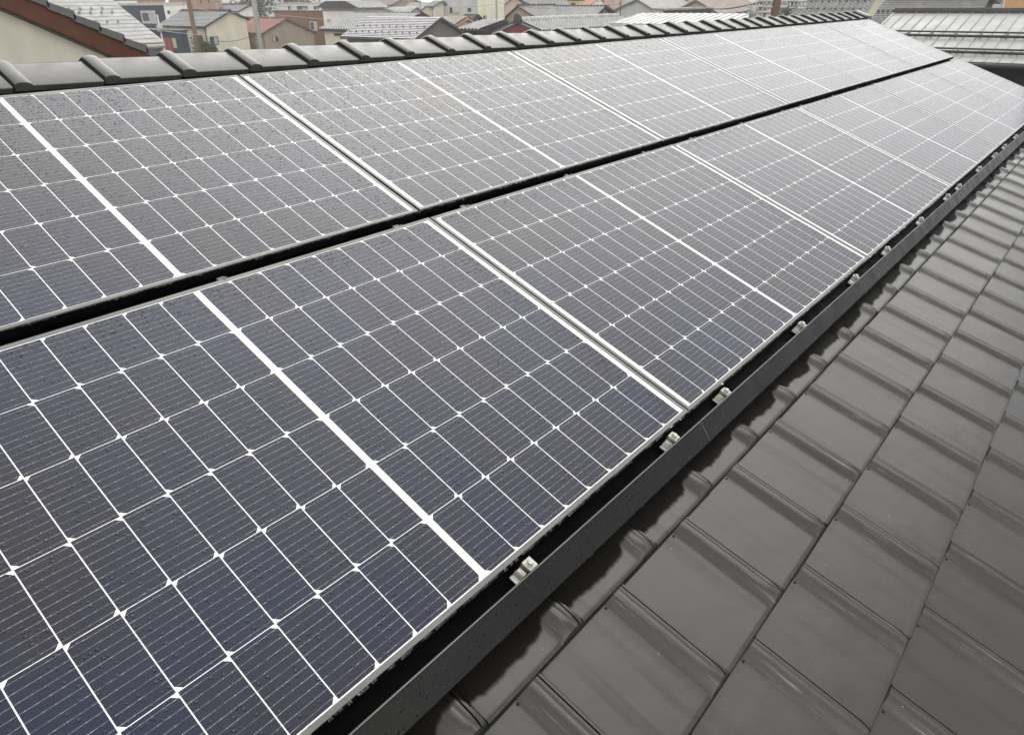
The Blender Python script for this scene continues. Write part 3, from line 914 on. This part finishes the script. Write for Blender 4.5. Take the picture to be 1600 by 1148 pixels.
window(o, 'X', A.x, (484, 34, 495, 48))
o, A, lx, ly = block('long_white_building', 'long pale two storey building with a row of windows behind the red-brown block', (556, 6), 140, 408, None, (WHITE, CREAM, PALETRIM), depth=8)
for rc in ((419, 12, 423, 21), (450, 10, 454, 17), (464, 10, 480, 17), (490, 10, 498, 16)): window(o, 'X', A.x, rc, DARKW, [BLIND, GLASS])
o, A, lx, ly = block('white_sided_house', 'white house with thin dark eaves between the red-brown block and tiled roof', (561, 17), 92, 504, 600, (WHITE, WHITE, R_SILVER), roof_lip=0.3)
window(o, 'X', A.x, (511, 30, 517, 36), PALETRIM, [BLIND, BLIND])
R = o.matrix_world.translation
mb = MB(); mb.prism([(-0.6, A.z + 0.302), (ly + 0.6, A.z + 0.302), (ly - 1.5, A.z + 1.0), (1.5, A.z + 1.0)], -0.6, lx + 0.4, lambda a, p, q: (a, p, q)); mb.build('hip_roof', R_DARK, o)

# --- traditional tiled house, the striped metal roof in front of it, and small cream gable
o, A, l, r = Yhouse('tiled_roof_house', 'traditional house with ribbed grey tile roof and dark crest, behind the striped roof', (661, 21.5), 78, (606, 49), (690, 38), (553, 22.5), (CREAM, R_SILVER, DARKW), style='kawara')
window(o, 'X', l.x + 0.35, (521, 51, 536, 58), YELLOW, [GLASS, GLASS])
o, A, l, r = Yhouse('striped_roof_house', 'house with pale striped metal roof and two rows of snow guards', (690, 27), 58, (648, 61.5), (737, 58), (573, 26.5), (paint('grey_brown_gable', (0.17, 0.155, 0.14)), roofm('pale_strip_metal', (0.40, 0.385, 0.40), 0.4), R_DARK), style='rows', pitchrow=0.235, ridge=False)
h = A.x - l.x; sl = (A.z - l.z) / h; fy = atX(573, 26.5, A.x).y - A.y
guards(o, [(-h * t, 0.41 + i * (fy - 0.5) / 10.5, A.z - h * t * sl + 0.03) for t in (0.50, 0.78) for i in range(11)], (0.04, 0.12, 0.10), roofm('guard_metal', (0.16, 0.155, 0.15), 0.5))
o, A, l, r = Yhouse('small_cream_house', 'small cream gabled house with pale barge boards, right of the dark gable', (731, 28), 74, (710, 41), (759, 44.5), (694, 26), (paint('peach_wall', (0.55, 0.45, 0.34)), R_SILVER, paint('ochre_board', (0.52, 0.38, 0.20))), style='kawara')
window(o, 'Y', A.y + 0.35, (733, 50, 742, 54), PALETRIM, [BLIND, GLASS])
o, A, l, r = Yhouse('brown_hip_house', 'house with dark brown tiled roof peeking behind the small cream gable', (748, 25), 84, (738, 33), (760, 36), (726, 23.5), (TAN, R_DARK, DARKW), style='kawara')
o, A, lx, ly = block('big_white_house', 'tall off-white house with small dark window, above the small cream gable', (746, -6), 95, 690, 788, (GREYW, paint('ivory_wall', (0.78, 0.73, 0.58)), TRIM), depth=8)
window(o, 'X', A.x, (702, 11, 711, 22)); window(o, 'X', A.x, (731, 13, 736, 19), DARKW, [GLASS, GLASS]); window(o, 'Y', A.y, (755, 25, 760, 31), DARKW, [GLASS, BLIND])
mb = MB(); p_ = atX(714, 15, A.x); R = o.matrix_world.translation
mb.box(-0.35, -0.02, p_.y - R.y - 0.35, p_.y - R.y + 0.35, p_.z - 0.35, p_.z + 0.3); mb.build('air_conditioner', PALETRIM, o)
o, A, l, r = Yhouse('annex_house', 'low tan annex with grey roof at the left of the tall off-white house', (692, 1), 98, (677, 10), (700, 8), (678, 1), (CREAM, R_GREY, R_GREY), style='rows', ridge=False)
o, A, l, r = Yhouse('ribbed_roof_shed', 'low shed with ribbed pale roof below the lattice mast', (790, 33), 70, (750, 47), (800, 40), (756, 33.5), (DARKW, R_SILVER, DARKW), style='kawara', ridge=False)

# --- temple-like tiled roofs in the middle
o, A, l, r = Xhouse('crested_tile_house', 'traditional house with pale tile crest and round end tile over its red gable', (809, 33), 66, (768, 52), (845, 49), (966, 24.5), (paint('red_gable', (0.22, 0.055, 0.04)), R_SILVER, paint('grey_barge', (0.30, 0.29, 0.27))), style='kawara', over=0.25, gable_in=0.25, ridge=roofm('pale_crest', (0.36, 0.36, 0.34), 0.4))
mb = MB(); mb.tube((-0.12, 0, A.z + 0.20), (0.10, 0, A.z + 0.20), 0.36, n=14); mb.box(-0.08, 0.1, -0.42, 0.42, A.z - 0.22, A.z + 0.10)
mb.build('end_tile', R_DARK, o)
mb = MB()
for i in range(34):
    x = 0.5 + i * 0.50
    if x < atY(966, 24.5, A.y).x - A.x: mb.tube((x, -0.20, A.z + 0.13), (x, 0.20, A.z + 0.13), 0.16, n=8)
mb.build('crest_rolls', roofm('pale_roll', (0.55, 0.55, 0.51)), o)
o, A, l, r = Yhouse('upper_tile_roof', 'ribbed pale tile roof with timber gable, rising behind the crested tile roof', (948, 10.5), 84, (930, 28), (968, 25), (865, 11.5), (paint('timber_gable', (0.24, 0.17, 0.11)), R_SILVER, DARKW), style='kawara')
o, A, l, r = Xhouse('brown_gable_house', 'house with tan gable and plain dark grey roof, left of the pale tile roofs', (808, 9), 104, (786, 29), (842, 30), (868, 6.5), (paint('tan_gable', (0.38, 0.29, 0.21)), R_GREY, DARKW), style='rows')
o, A, l, r = Xhouse('long_grey_house', 'house with long smooth grey roof at the top edge above the tan gable', (810, -1), 150, (796, 10), (836, 10), (892, -1.5), (CREAM, R_GREY, TRIM), style='rows', ridge=False)
o, A, lx, ly = block('yellow_dormer_house', 'yellow house with dark rounded roof and one window at the top edge', (907, 1), 120, 887, 913, (YELLOW, YELLOW, TRIM), roof_lip=0.5)
window(o, 'X', A.x, (892.5, 5, 899, 9), DARKW, [GLASS, GLASS])
o, A, l, r = Yhouse('orange_roof_house', 'house with bright terracotta roof at the top edge behind the timber gable', (939, -4), 140, (920, 9), (952, 9), (922, -4), (WHITE, R_ORANGE, R_ORANGE), style='rows', ridge=False)
o, A, lx, ly = block('pink_house', 'pinkish rendered house right of the terracotta roof, at the top edge', (962, -3), 125, 945, 976, (PINK, PINK, R_ORANGE))
window(o, 'Y', A.y, (966, 3, 969, 8), PALETRIM, [BLIND, GLASS])

# --- grey gabled houses and the pale metal roof at the middle right
o, A, l, r = Xhouse('grey_gable_house', 'pale grey sided house with wide gable, left of the two at the top', (995, -1), 92, (956, 17), (1018, 13), (1064, -3), (GREYW, R_WHITE, paint('brown_barge', (0.20, 0.165, 0.13))), style='seam', ridge=False)
o, A, l, r = Xhouse('white_gable_house', 'pale house with brown barge boards and tiny gable vents, right of the grey gable', (1087, 0), 80, (1058, 15), (1128, 24), (1165, -3), (paint('pale_siding', (0.56, 0.55, 0.51)), R_PINK, paint('brown_barge', (0.20, 0.165, 0.13))), style='seam', ridge=False)
for x in (1082, 1087): window(o, 'X', A.x + 0.35, (x - 0.8, 10.5, x + 0.8, 12.5), DARKW, [GLASS, GLASS])
o, A, l, r = Yhouse('brown_roof_house', 'house with brown roof between the two pale gables', (1088, -8), 104, (1058, 9), (1110, 6), (1036, -7), (CREAM, R_BROWN, R_BROWN), style='rows', ridge=False)
o, A, lx, ly = block('siding_annex', 'long low grey sided annex with dark end, below the two pale gables', (1036, 16), 70, 1020, 1112, (GREYW, DARKW, R_SILVER), roof_lip=0.12)
o, A, l, r = Yhouse('pale_metal_roof', 'low house with bright pale metal roof right behind the ridge tiles', (1185, 21.5), 42, (1142, 39), (1196, 30), (1000, 26.5), (GREYW, R_WHITE, R_WHITE), style='seam', ridge=False)
o, A, l, r = Yhouse('pink_metal_house', 'house with wide pale pink metal roof left of the transformer pole', (1206, -12), 120, (1160, 20), (1215, -4), (1106, -11), (PINK, R_PINK, R_PINK), style='rows', ridge=False)

# --- big slate roofs and the metal roof with snow rails at the right
o, A, l, r = Yhouse('weathered_tile_house', 'house with broad weathered grey tile roof and cream verge, beyond the end of the ridge', (1378, -17), 60, (1349, 33), (1392, -5), (1232, -14), (CREAM, roofm('weathered_tile', (0.20, 0.198, 0.19), 0.5), PALETRIM), style='kawara')
h = A.x - l.x; sl = (A.z - l.z) / h; fy = atX(1232, -14, A.x).y - A.y
guards(o, [(-h * t, 0.36 + i * fy / 27, A.z - h * t * sl + 0.03) for t in (0.42, 0.66) for i in range(26)], (0.06, 0.12, 0.10), R_DARK)
o, A, l, r = Yhouse('dark_striped_house', 'house with dark roof of fine pale stripes above the metal roof with snow rails', (1550, -8), 48, (1523, 38), (1566, 2), (1387, -8), (paint('dark_brick', (0.10, 0.085, 0.08)), R_GREY, R_DARK), style='rows', pitchrow=0.19, step=0.03)
h = A.x - l.x; sl = (A.z - l.z) / h; fy = atX(1387, -8, A.x).y - A.y
guards(o, [(-h * 0.62, 0.35 + i * fy / 21, A.z - h * 0.62 * sl + 0.03) for i in range(20)], (0.06, 0.10, 0.10), R_DARK)
o, A, lx, ly = block('orange_building', 'orange sided building at the top right corner', (1571, -14), 62, 1550, 1680, (GREYW, ORANGE, PALETRIM))
mb = MB(); R = o.matrix_world.translation
mb.tube((0.15, -0.08, 0), (0.15, -0.08, A.z - 0.1), 0.06, n=8); mb.build('downpipe', PALETRIM, o)

Dm = 34
a0 = atD(1600, 20.0, Dm); e0 = atY(1541, 97.5, a0.y); f0 = atX(1395, 25, a0.x)
near = 6.5
A = Vector((a0.x, a0.y - near, a0.z)); Lr = f0.y - A.y
hl = a0.x - e0.x
sl = (a0.z - e0.z) / hl
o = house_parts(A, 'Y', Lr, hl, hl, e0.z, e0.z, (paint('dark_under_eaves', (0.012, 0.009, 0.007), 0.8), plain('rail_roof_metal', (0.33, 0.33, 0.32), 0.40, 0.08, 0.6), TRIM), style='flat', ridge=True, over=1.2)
o.name = 'snow_rail_house'
tag(o, 'house with pale standing seam metal roof and two dark snow rails at the right edge', 'house')
mb = MB()
n = int(Lr / 0.385)
for j in range(n + 1):
    y = 0.02 + j * 0.385
    mb.prism([(0, A.z + 0.001), (-hl, e0.z + 0.001), (-hl, e0.z + 0.034), (0, A.z + 0.034)], y - 0.011, y + 0.011, lambda a, p, q: (p, a, q))
mb.build('standing_seams', roofm('seam_metal', (0.30, 0.30, 0.29), 0.35), o)
for i, (t0, t1) in enumerate(((0.495, 0.575), (0.825, 0.885))):
    mb = MB()
    for t, r_ in ((t0, 0.030), (t1, 0.045)):
        z = A.z - hl * t * sl
        mb.tube((-hl * t, 0.05, z + 0.09), (-hl * t, Lr - 0.05, z + 0.09), r_, n=8)
    g = mb.build('snow_rail', TRIM, o)
    first, k = None, 0
    za, zb = A.z - hl * t0 * sl, A.z - hl * t1 * sl
    while k * 0.77 + 0.3 + i * 0.3 < Lr:
        y = k * 0.77 + 0.3 + i * 0.3; k += 1
        if first is None:
            mb = MB(); mb.prism([(-hl * t0, za + 0.035), (-hl * t1, zb + 0.035), (-hl * t1, zb + 0.10), (-hl * t0, za + 0.10)], -0.022, 0.022, lambda a, p, q: (p, a, q))
            first = br = mb.build('rail_bracket', TRIM, g)
        else:
            br = first.copy(); COL.objects.link(br); br.parent = g
        br.location = (0, y, 0)
mb = MB()
z = e0.z - 0.10
mb.tube((-hl - 0.06, 0, z), (-hl - 0.06, Lr, z), 0.07, n=10); mb.build('gutter', TRIM, o)
mb = MB()
for q in (0.9, 1.5): mb.box(-hl + 1.18, -hl + 1.195, 0.4, Lr - 0.4, e0.z - q - 0.03, e0.z - q)
mb.build('wall_battens', DARKW, o)

# --- poles, wires and greenery
def pole(name, px, py, D, r, mat, lab, top=3.0, arms=(), can=None, low=0.0):
    P0 = atD(px, py, D)
    root = empty(name, (P0.x, P0.y, 0))
    mb = MB(); mb.tube((0, 0, low), (0, 0, P0.z + top), r * 1.08, r * 0.9, n=12); mb.build('pole', mat, root)
    ex = Vector((AX[0].x, AX[0].y, 0)).normalized()
    if arms:
        for dz, h in arms:
            mb = MB(); z = P0.z + dz
            mb.tube(tuple(ex * -h + Vector((0, 0, z))), tuple(ex * h + Vector((0, 0, z))), 0.05, n=6)
            for k in (-0.9, -0.45, 0.45, 0.9):
                mb.tube(tuple(ex * h * k + Vector((0, 0, z + 0.05))), tuple(ex * h * k + Vector((0, 0, z + 0.28))), 0.05, 0.03, n=6)
            mb.build('crossarm', GREYW, root)
    if can:
        mb = MB(); dx, z, rr, hh = can
        c = ex * dx + Vector((0, 0, P0.z + z)); mb.tube(tuple(c - Vector((0, 0, hh))), tuple(c + Vector((0, 0, hh))), rr, n=12)
        mb.build('transformer', paint('transformer_paint', (0.42, 0.42, 0.38)), root)
    tag(root, lab, 'utility pole')
    return P0
POLEW = paint('brown_pole_wood', (0.17, 0.105, 0.07), 0.8, 0.3, 2.0); POLEC = paint('pole_concrete', (0.30, 0.29, 0.26), 0.8, 0.25, 2.0)
pa = pole('utility_pole', 302, 40, 62, 0.17, POLEW, 'brown wooden pole in front of the cream house', top=3.2)
pb = pole('utility_pole', 402, 37, 56, 0.18, POLEC, 'grey concrete pole in front of the red roof', top=3.2, can=(0.30, -2.2, 0.12, 0.35))
pc = pole('utility_pole', 250, 45, 48, 0.045, GREYW, 'thin post carrying a small pale lamp box before the navy house', top=0.7, can=(0.0, 0.0, 0.17, 0.17))
pd = pole('utility_pole', 776, 22, 88, 0.12, POLEC, 'slim grey pole beside the lattice mast by the off-white house', top=3.0)
pe = pole('utility_pole', 1212, 12, 27, 0.145, paint('rusty_pole', (0.13, 0.085, 0.06), 0.8, 0.3), 'thick brown pole behind the ridge, below the wire cluster', top=1.6, arms=((0.20, 0.55), (0.02, 0.35)))
pf = pole('utility_pole', 1192, 10, 40, 0.06, POLEC, 'slim pole with cable hardware beside the thick brown pole', top=2.0, arms=((0.35, 0.6), (0.0, 0.75), (-0.25, 0.5)), can=(-0.45, -0.2, 0.16, 0.25))
pg = pole('utility_pole', 657, 12, 110, 0.08, POLEC, 'thin dark pole rising behind the traditional tiled roof', top=4)
ph = pole('utility_pole', 970, 8, 85, 0.05, TRIM, 'thin dark mast beside the pale grey gable', top=4)
pi_ = pole('utility_pole', 1246, 10, 46, 0.05, POLEC, 'thin pole with two short arms in front of the weathered tile roof', top=2, arms=((-0.1, 0.45), (0.25, 0.45)))
M0 = atD(771, 8, 86); root = empty('lattice_mast', (M0.x, M0.y, 0)); ex = Vector((AX[0].x, AX[0].y, 0)).normalized()
mb = MB(); zt = M0.z
for s in (-1, 1): mb.tube(tuple(ex * (s * 0.55) + Vector((0, 0, zt - 3.2))), (0, 0, zt), 0.05, n=6); mb.tube(tuple(ex * (s * 0.55) + Vector((0, 0, 0))), tuple(ex * (s * 0.55) + Vector((0, 0, zt - 3.2))), 0.05, n=6)
mb.build('leg_frame', GREYW, root)
mb = MB()
for k in range(6):
    t = 0.15 + k * 0.15; z = zt - 3.2 * t; w_ = 0.55 * t
    mb.tube(tuple(ex * -w_ + Vector((0, 0, z))), tuple(ex * w_ + Vector((0, 0, z))), 0.03, n=5)
mb.build('bracing', GREYW, root)
tag(root, 'small grey lattice mast in front of the off-white house', 'mast')

def wire(pts, r, lab, mat=TRIM, sag=0.25):
    mb = MB()
    for a, b in zip(pts[:-1], pts[1:]):
        prev = None
        for i in range(15):
            t = i / 14; p = a.lerp(b, t); p = Vector((p.x, p.y, p.z - sag * 4 * t * (1 - t)))
            if prev is not None: mb.tube(prev, p, r, n=5, caps=False)
            prev = p
    c = (pts[0] + pts[-1]) / 2
    for i, v in enumerate(mb.v): mb.v[i] = (v[0] - c.x, v[1] - c.y, v[2] - c.z)
    tag(mb.build('power_line', mat, None, c), lab, 'cable')
wire([atD(1100, 21, 60), atD(1192, 11, 40)], 0.045, 'thick black cable, lower of the two running to the cable hardware pole', sag=0.2)
wire([atD(1100, 12, 60), atD(1192, 2, 40)], 0.045, 'thick black cable, upper of the two running to the cable hardware pole', sag=0.2)
wire([atD(225, 44, 48), atD(340, 55, 60)], 0.016, 'thin pale wire crossing in front of the navy house entrance', PALETRIM, 0.1)
wire([atD(402, 20, 56), atD(776, 33, 88)], 0.012, 'thin wire strung from the concrete pole towards the lattice mast', GREYW, 0.5)
wire([atD(302, 10, 62), atD(402, 12, 56)], 0.012, 'thin wire between the brown pole and the concrete pole', GREYW, 0.4)

wire([atD(402, 8, 56), atD(657, 6, 110)], 0.014, 'thin wire from the concrete pole to the thin dark pole behind the tiled roof', TRIM, 0.4)
wire([atD(657, 3, 110), atD(776, 6, 88)], 0.014, 'thin wire from the thin dark pole across the off-white house', TRIM, 0.5)
wire([atD(776, 4, 88), atD(970, 6, 85)], 0.014, 'thin wire from the slim grey pole across the pale tile roofs', TRIM, 0.6)
wire([atD(302, 55, 62), atD(402, 52, 56)], 0.016, 'low slack wire in front of the cream house and red roof', TRIM, 0.5)
wire([atD(970, 12, 85), atD(1192, 16, 40)], 0.012, 'thin wire from the thin dark mast to the cable hardware pole', TRIM, 0.4)
wire([atD(1192, 5, 40), atD(1246, 12, 46)], 0.018, 'short black cable right of the cable hardware pole', TRIM, 0.15)
wire([atD(1246, 12, 46), atD(1400, 4, 70)], 0.012, 'thin wire crossing in front of the weathered tile roof', TRIM, 0.3)
LEAF = plain('garden_leaf', (0.070, 0.105, 0.035), 0.6, 0.5, 5.0); LEAF2 = plain('far_leaf', (0.085, 0.10, 0.065), 0.7, 0.5, 3.0); BARK = paint('bark', (0.08, 0.06, 0.045))
def plant(name, px, py, D, rad_, hgt, lab, leaf, cat, n=500, trunk=True, size=0.12):
    P0 = atD(px, py, D); rd = random.Random(int(px))
    root = empty(name, (P0.x, P0.y, 0))
    mb = MB(); z0 = P0.z - hgt * 0.5
    cl = [(rd.uniform(-.6, .6) * rad_, rd.uniform(-.6, .6) * rad_, z0 + rd.uniform(.1, .9) * hgt, rd.uniform(.35, .6) * rad_) for _ in range(9)]
    for i in range(n):
        c = rd.choice(cl); d = Vector((rd.gauss(0, 1), rd.gauss(0, 1), rd.gauss(0, 1))).normalized() * c[3] * rd.random() ** .4
        p = Vector(c[:3]) + d; a = Vector((rd.gauss(0, 1), rd.gauss(0, 1), rd.gauss(0, 1))).normalized(); b = a.orthogonal().normalized() * size * rd.uniform(.6, 1.3); c2 = a.cross(b).normalized() * size * .55
        mb.face([p - b, p + c2, p + b, p - c2])
    mb.build('crown', leaf, root)
    mb = MB(); mb.tube((0, 0, 0), (0, 0, P0.z), 0.05 + 0.03 * rad_, 0.03, n=7)
    for k in range(5):
        c = cl[k]; mb.tube((0, 0, max(0.1, P0.z - hgt * .5)), c[:3], 0.03, 0.012, n=5)
    mb.build('trunk', BARK, root)
    tag(root, lab, cat)
plant('garden_shrub', 312, 73, 76, 0.75, 1.3, 'green shrub at the foot of the brown pole', LEAF, 'shrub')
plant('garden_shrub', 329, 76, 78, 0.7, 0.9, 'low green shrub under the cream house window', LEAF, 'shrub')
plant('garden_tree', 398, 4, 150, 4.0, 4.5, 'pale grey-green tree at the top edge left of the long pale building', LEAF2, 'tree', 900, size=0.35)
plant('garden_tree', 460, -1, 185, 4.5, 4.0, 'grey-green tree at the top edge above the long pale building', LEAF2, 'tree', 900, size=0.35)
plant('garden_tree', 1180, 14, 52, 1.0, 1.8, 'sparse shrubby tree tangled behind the cable hardware pole', LEAF2, 'tree', 500, size=0.10)
plant('garden_tree', 1228, 8, 48, 0.9, 1.6, 'thin grey-green tree right of the thick brown pole', LEAF2, 'tree', 260, size=0.09)

# --- farther houses that fill the skyline
FAR = [(185, 1, 120, 160, 215, WHITE, 'white building at the top edge just right of the pale slate roof'),
       (232, 0, 118, 205, 258, BRICK, 'terracotta clad building at the top edge above the navy house'),
       (300, -4, 128, 262, 345, BRICK, 'terracotta apartment block at the top edge behind the brown pole'),
       (372, -3, 170, 330, 408, WHITE, 'white building at the top edge above the low grey roof'),
       (430, -4, 190, 395, 520, WHITE, 'white block at the top edge behind the two grey-green trees'),
       (538, -3, 165, 500, 575, WHITE, 'white cube-like building at the top edge above the white sided house'),
       (862, -5, 190, 800, 945, PINK, 'pinkish building far behind the yellow house'),
       (1010, -6, 170, 960, 1060, GREYW, 'grey building far behind the pale grey gable')]
for (cx, cy, D, l_, r_, wm, lab) in FAR:
    o, A, lx, ly = block('far_building', lab, (cx, cy), D, l_, r_, (wm, wm, R_GREY))
    for k in range(3):
        x0 = cx + (r_ - cx) * (0.2 + 0.27 * k)
        window(o, 'Y', A.y, (x0, cy + 5, x0 + (r_ - cx) * 0.12, cy + 9), DARKW, [BLIND, GLASS])
FG = [('Y', (585, 3), 125, (560, 20), (606, 12), (550, 3), (CREAM, R_BROWN, R_BROWN), 'house with dull brown roof behind the dark crest, at the top edge', 'rows'),
      ('Y', (602, 11), 100, (590, 19), (616, 19), (596, 11), (CREAM, R_GREY, PALETRIM), 'tiny pale gable peeking over the dark crest of the tiled roof', 'rows'),
      ('Y', (652, 11), 108, (640, 21), (662, 20), (610, 11), (CREAM, R_SILVER, R_GREY), 'house with low silver grey roof just above the dark crest', 'rows'),
      ('Y', (676, 4), 116, (655, 17), (688, 13), (642, 4), (CREAM, R_SILVER, R_GREY), 'house with pale ribbed roof left of the tall off-white house', 'seam'),
      ('Y', (636, -6), 140, (612, 8), (664, 6), (575, -6), (TAN, R_GREY, R_BROWN), 'house with greyish brown roof at the top edge above the tiled roof', 'rows'),
      ('Y', (805, -6), 118, (790, 6), (822, 5), (786, -6), (PINK, R_GREY, TRIM), 'pale peach house at the top edge right of the off-white house', 'rows')]
for ax, ap, D, el, er, far, mats, lab, st in FG:
    Yhouse('far_house', lab, ap, D, el, er, far, mats, style=st, ridge=False)

def antenna(px, py, D, lab):
    P0 = atD(px, py, D); root = empty('tv_antenna', P0)
    mb = MB(); mb.tube((0, 0, -1.6), (0, 0, 0.9), 0.022, n=6); mb.build('mast', GREYW, root)
    mb = MB(); mb.tube((-0.55, 0.2, 0.8), (0.55, -0.2, 0.8), 0.014, n=5)
    for k in range(7):
        x = -0.5 + k * 0.167; mb.tube((x - 0.10, -x * 0.36 - 0.28, 0.8), (x + 0.10, -x * 0.36 + 0.28, 0.8), 0.010, n=5)
    mb.build('aerial', GREYW, root)
    tag(root, lab, 'antenna', 'television antennas on the roofs')
antenna(340, 14, 92, 'television antenna on the crest of the cream house')
antenna(420, 24, 94, 'television antenna on the faded red roof')
antenna(640, 15, 80, 'television antenna on the traditional tiled roof with dark crest')
antenna(838, 3, 104, 'television antenna on the plain dark grey roof left of the pale tile roofs')
# --- rain haze
mb = MB(); mb.box(-120, 330, -160, 330, -1.0, 16.0)
q = NT('rain_haze')
for n_ in list(q.t.nodes):
    if n_.type == 'BSDF_PRINCIPLED': q.t.nodes.remove(n_)
vol = q.n('VolumePrincipled')
vol.inputs['Color'].default_value = (0.93, 0.95, 0.97, 1)
vol.inputs['Density'].default_value = 0.0010
vol.inputs['Anisotropy'].default_value = 0.2
outn = [n_ for n_ in q.t.nodes if n_.type == 'OUTPUT_MATERIAL'][0]
q.t.links.new(vol.outputs[0], outn.inputs['Volume'])
tag(mb.build('haze', q.m), kind='stuff')
